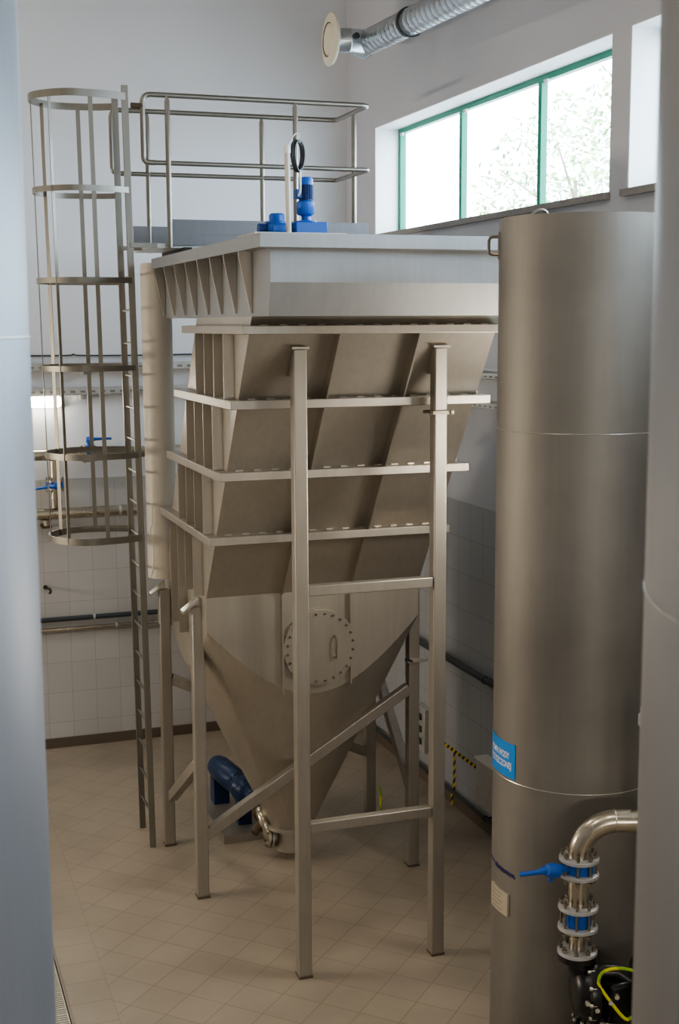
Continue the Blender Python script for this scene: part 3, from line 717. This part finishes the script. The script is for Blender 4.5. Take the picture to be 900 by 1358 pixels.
wpipe('steel_pipe', [(-.5, ya, 3.10), (3.0, ya, 3.10)], .058, 'pipe', 'upper horizontal stainless pipe on back wall below the lamp', [((1.2, ya, 3.10), (1, 0, 0)), ((2.5, ya, 3.10), (1, 0, 0))])
wpipe('steel_pipe', [(1.555, ya, 3.04), (1.555, ya, 2.56)], .047, 'pipe', 'short upright stainless pipe joining the two wall pipes, carrying blue valve')
wpipe('steel_pipe', [(-.5, ya, 2.50), (2.42, ya, 2.50)], .058, 'pipe', 'lower horizontal stainless pipe on back wall at tile edge', [((1.2, ya, 2.50), (1, 0, 0)), ((2.2, ya, 2.50), (1, 0, 0))])
wpipe('water_pipe', [(-.5, yw - .06, 1.385), (3.6, yw - .06, 1.385)], .026, 'dpipe', 'dark grey pipe running low along back wall', [((1.92, yw - .06, 1.385), (1, 0, 0)), ((.6, yw - .06, 1.385), (1, 0, 0))])
wpipe('water_pipe', [(-.5, yw - .05, 1.275), (3.6, yw - .05, 1.275)], .021, 'pipe', 'thin bright steel pipe just below dark pipe on back wall', [((2.15, yw - .05, 1.275), (1, 0, 0))])
def wall_valve(x, z, axis, label, lever):
    t_ = thing('butterfly_valve', (x, ya, z), label, 'valve')
    obj('body', MB().lathe([(.085, -.028), (.085, .028)], (x, ya, z), axis, 24), M['blue'], t_)
    m_ = MB()
    for s_ in (-.05, .03): m_.lathe([(.095, s_), (.095, s_ + .018)], (x, ya, z), axis, 24)
    obj('flanges', m_, M['tube'], t_)
    a_ = V(axis); m_ = MB(); n_ = a_.orthogonal().normalized(); b_ = a_.cross(n_)
    for k in range(6):
        an = 2 * PI * k / 6 + .3; p_ = V((x, ya, z)) + (n_ * math.cos(an) + b_ * math.sin(an)) * .08; m_.cyl(p_ - a_ * .075, p_ + a_ * .075, .008, 6)
    obj('flange_bolts', m_, M['bolt'], t_)
    c_ = V((x, ya, z)); st = V(lever[0])
    obj('neck', MB().tube([c_ + st * .08, c_ + st * .16], .022, 10), M['blue'], t_)
    obj('hub', MB().lathe([(.035, -.02), (.035, .025)], c_ + st * .16, st, 14), M['blue'], t_)
    obj('lever', MB().tube([c_ + st * .17, c_ + st * .175 + V(lever[1]) * .07, c_ + st * .175 + V(lever[1]) * .22], [.024, .015, .012], 10), M['blue'], t_)
    return t_
wall_valve(1.555, 2.80, (0, 0, 1), 'blue butterfly valve on short upright pipe at back wall, lever pointing left', ((0, -1, 0), (-1, 0, -.08)))
wall_valve(1.905, 3.10, (1, 0, 0), 'blue valve on upper wall pipe, seen through the safety cage', ((.0, -.5, .87), (1, 0, .0)))
t = thing('wall_tap', (1.46, yw, 1.70), 'small dark tap hook on tiled back wall beside left foreground tank', 'tap')
obj('spout', MB().tube(spline([(1.44, yw - .002, 1.72), (1.44, yw - .08, 1.725), (1.47, yw - .12, 1.72), (1.48, yw - .12, 1.69), (1.46, yw - .12, 1.675)], 6), .011, 8), M['black'], t)
obj('rose', MB().cyl((1.44, yw - .02, 1.72), (1.44, yw - .0005, 1.72), .022, 14), M['black'], t)
t = thing('pipe_bracket', (1.47, yw, 2.43), 'small brass bracket under lower wall pipe beside left foreground tank', 'bracket')
obj('plate', MB().box((1.41, yw - .20, 2.36), (1.51, yw - .002, 2.385)), M['brown'], t, smooth=False)
obj('saddle', MB().cyl((1.46, yw - .17, 2.385), (1.46, yw - .17, 2.44), .032, 12), M['pipe'], t)
tag(obj('white_cable', MB().tube(spline([(2.0, 10.47, 2.95), (1.992, 10.465, 2.78), (1.975, 10.46, 2.74), (1.985, 10.46, 2.70), (2.0, 10.465, 2.55), (1.995, 10.47, 2.42), (1.975, 10.48, 2.33)], 8), .006, 6), M['white']), 'thin white cable hanging against the round beige inlet pipe', 'cable')

# ------------------------------------------------------------------ services on the right wall
xa = XW - .06
wpipe('water_pipe', [(xa, 3.0, 1.38), (xa, 13.2, 1.38)], .030, 'dpipe', 'dark grey pipe running along right wall behind tanks', [((xa, 9.8, 1.38), (0, 1, 0)), ((xa, 11.6, 1.38), (0, 1, 0))], 'dpipe')
wpipe('water_pipe', [(xa, 3.0, .16), (xa, 13.2, .16)], .019, 'dpipe', 'dark thin pipe running just above floor along right wall', [((xa, 9.76, .16), (0, 1, 0)), ((xa, 11.0, .16), (0, 1, 0))], 'black')
mb = MB(); mb.box((XW - .0025, 9.88, .487), (XW - .0003, 11.3, .523)); mb.box((XW - .0255, 10.53, .0), (XW - .0203, 10.575, .105)); mb.box((XW - .0025, 10.53, .105), (XW - .0003, 10.575, .487))
tag(obj('hazard_tape', mb, M['hazard'], loc=(XW - .001, 10.55, 0), smooth=False), 'yellow and black hazard tape outline stuck on right wall tiles', 'tape')
t = thing('wall_box', (XW, 9.65, .25), 'pale grey wall cabinet low on right wall, half hidden by tall tank', 'box')
obj('case', MB().box((XW - .12, 9.35, .28), (XW - .003, 9.84, .685)), M['galv'], t, bevel=.006)
obj('lid', MB().box((XW - .13, 9.34, .685), (XW - .003, 9.85, .70)), M['white'], t, smooth=False)
t = thing('switch_panel', (XW, 11.2, .5), 'pale grey switch panel on right wall between the right legs', 'box')
obj('case', MB().box((XW - .09, 11.05, .33), (XW - .003, 11.32, .76)), M['galv'], t, bevel=.006)
mb = MB()
for k in range(3): mb.box((XW - .10, 11.12, .40 + k * .12), (XW - .09, 11.22, .46 + k * .12))
obj('socket', mb, M['dpipe'], t, smooth=False)

# ------------------------------------------------------------------ ventilation duct
DU = thing('ventilation_duct', (4.37, 9.0, 6.93), 'shiny galvanised spiral duct hanging below ceiling along right wall', 'duct')
dr = .115
def ductc(y): return V((4.36, y, 6.955 - (11.8 - y) * .03))
prof = []
L_ = 8.6; k = 0
y = 0
a0 = ductc(11.90); a1 = ductc(3.3); da = (a1 - a0).normalized(); LL = (a1 - a0).length
while y < LL:
    prof += [(dr, y), (dr, y + .088), (dr + .0018, y + .091), (dr + .0018, y + .096), (dr, y + .099)]; y += .10
obj('spiral_tube', MB().lathe(prof, a0, da, 32), M['duct'], DU)
obj('end_cap', MB().lathe([(.10, -.02), (dr + .004, -.012), (dr + .006, 0), (dr + .006, .03)], a0, da, 32), M['duct'], DU)
for yy in (10.72, 8.2, 5.8):
    c_ = ductc(yy); b_ = obj('band', MB().lathe([(dr + .012, -.02), (dr + .012, .02)], c_, da, 32), M['dpipe'], DU)
    obj('hanger_rod', MB().cyl(c_ + V((0, 0, dr)), V((c_.x, c_.y, ZC - .001)), .006, 8), M['galv'], b_)
c_ = ductc(11.72)
obj('branch', MB().lathe([(.108, .02), (.108, .19), (.112, .195), (.112, .21), (.108, .215), (.108, .33)], c_, (-1, 0, 0), 32), M['duct'], DU)
obj('damper_knob', MB().cyl(c_ + V((-.17, -.10, .02)), c_ + V((-.17, -.14, .02)), .03, 12), M['dpipe'], DU)
AV = thing('air_diffuser', c_ + V((-.36, 0, 0)), 'round cream air diffuser disc at end of duct branch', 'air vent')
obj('collar', MB().lathe([(.112, .315), (.125, .34), (.15, .345)], c_, (-1, 0, 0), 36), M['cream'], AV)
obj('rim', MB().lathe([(.14, .342), (.215, .352), (.232, .37), (.232, .382), (.20, .388), (.16, .405), (.15, .40)], c_, (-1, 0, 0), 40, caps=False), M['cream'], AV)
obj('centre_cone', MB().lathe([(.135, .37), (.14, .395), (.09, .405), (.02, .41)], c_, (-1, 0, 0), 36), M['cream'], AV)

# ------------------------------------------------------------------ outside
o = obj('meadow', MB().box((XW + .6, -30, -.3), (60, 60, -.02)), M['grass'], smooth=False); o['kind'] = 'structure'; o.name = 'ground'
def tree(x, y, h, cr, n_leaf, mat, label):
    t_ = thing('leafy_tree', (x, y, 0), label, 'tree', 'trees outside the windows')
    m_ = MB(); m_.tube([(x, y, -.1), (x + .1, y, h * .35), (x, y + .1, h * .8)], [.24, .17, .05], 10)
    for k in range(9):
        an = random.uniform(0, 2 * PI); z = h * random.uniform(.35, .75); m_.tube([(x, y, z), (x + cr * .7 * math.cos(an), y + cr * .7 * math.sin(an), z + cr * .5)], [.06, .015], 6)
    obj('trunk', m_, M['bark'], t_)
    m_ = MB()
    for k in range(n_leaf):
        while True:
            p_ = V((random.uniform(-1, 1), random.uniform(-1, 1), random.uniform(-1, 1)))
            if .25 < p_.length < 1: break
        c_ = V((x + p_.x * cr, y + p_.y * cr, h * .66 + p_.z * h * .38)); s_ = random.uniform(.07, .15)
        a_ = V((random.gauss(0, 1), random.gauss(0, 1), random.gauss(0, 1))).normalized(); b_ = a_.orthogonal().normalized()
        m_.add([c_ - a_ * s_, c_ + b_ * s_ * .5, c_ + a_ * s_, c_ - b_ * s_ * .5], [(0, 1, 2, 3)])
    obj('crown', m_, mat, t_, smooth=False)
tree(19, 34.0, 10.5, 3.2, 3600, M['leafA'], 'pale green tree seen through left pane of the window')
tree(18.0, 25.5, 12.0, 3.4, 3600, M['leafB'], 'yellowish tree seen through middle pane of the window')
tree(17, 17.0, 12.5, 3.3, 4200, M['leafA'], 'pale green tree seen through right pane of the window')

# ------------------------------------------------------------------ light
w = bpy.data.worlds.new('World'); scene.world = w; w.use_nodes = True
bg = w.node_tree.nodes['Background']; bg.inputs['Color'].default_value = (.72, .83, 1.0, 1); bg.inputs['Strength'].default_value = 13.0
def light(name, typ, loc, rot, energy, col, **k):
    l = bpy.data.lights.new(name, typ); l.energy = energy; l.color = col
    for a_, b_ in k.items(): setattr(l, a_, b_)
    o_ = bpy.data.objects.new(name, l); COL.objects.link(o_); o_.location = loc; o_.rotation_euler = rot; return o_
light('sun', 'SUN', (0, 0, 20), (0, math.radians(-52), 0), 26, (1, .96, .9), angle=.02)
for y0, y1 in WIN:   # daylight portals in the window openings
    l = light('window_portal', 'AREA', (XW + .33, (y0 + y1) / 2, (SILL + LINT) / 2), (0, math.radians(90), 0), 1, (1, 1, 1), shape='RECTANGLE', size=LINT - SILL, size_y=y1 - y0)
    l.data.cycles.is_portal = True
for y in (6.7,):   # added fill light at the right wall, without a fitting; brings out the rib shadows
    light('added_wall_fill', 'AREA', (XW - .12, y, 3.55), (0, math.radians(90), 0), 55, (1.0, .91, .78), shape='RECTANGLE', size=.14, size_y=1.25)
for x, y, e in ((-1.5, 9.5, 60), (-1.5, 3.5, 60), (2.2, 3.0, 40)):  # added warm fill from the ceiling, no fittings modelled
    light('added_ceiling_fill', 'AREA', (x, y, ZC - .05), (0, 0, 0), e, (1.0, .90, .76), shape='RECTANGLE', size=.4, size_y=1.5)
light('added_wall_fill', 'AREA', (.5, -3.8, 3.2), (math.radians(90), 0, 0), 210, (1.0, .90, .76), shape='RECTANGLE', size=5.0, size_y=.4)  # added wide fill behind the camera, brightens the front-facing steel
light('added_wall_fill', 'AREA', (-5.8, 11.0, 3.2), (0, math.radians(-90), 0), 200, (1.0, .86, .68), shape='RECTANGLE', size=.4, size_y=3.0)  # added warm fill at the unseen left wall, set so the tank shades the right wall

# ------------------------------------------------------------------ camera
F, YAW, PIT, ROL, H = 1730, 19.06, 8.26, -.3, 4.4
y_, p_, r_ = map(math.radians, (YAW, PIT, ROL))
fw = V((math.sin(y_) * math.cos(p_), math.cos(y_) * math.cos(p_), -math.sin(p_))); rt_ = V((math.cos(y_), -math.sin(y_), 0)); up = rt_.cross(fw)
rt2 = rt_ * math.cos(r_) + up * math.sin(r_); up2 = rt2.cross(fw)
cam = bpy.data.cameras.new('Camera'); co = bpy.data.objects.new('Camera', cam); COL.objects.link(co)
cam.sensor_fit = 'VERTICAL'; cam.sensor_height = 36; cam.sensor_width = 36 * 900 / 1358; cam.lens = F / 1358 * 36; cam.clip_start = .05; cam.clip_end = 200
m4 = Matrix((rt2, up2, -fw)).transposed().to_4x4(); m4.translation = (0, 0, H); co.matrix_world = m4
cam.dof.use_dof = True; cam.dof.focus_distance = 8.6; cam.dof.aperture_fstop = 8
scene.camera = co
scene.view_settings.view_transform = 'AgX'
scene.view_settings.look = 'AgX - Medium High Contrast'
scene.view_settings.exposure = 0.27
scene.cycles.use_denoising = True
scene.cycles.max_bounces = 10; scene.cycles.diffuse_bounces = 6; scene.cycles.sample_clamp_indirect = 8
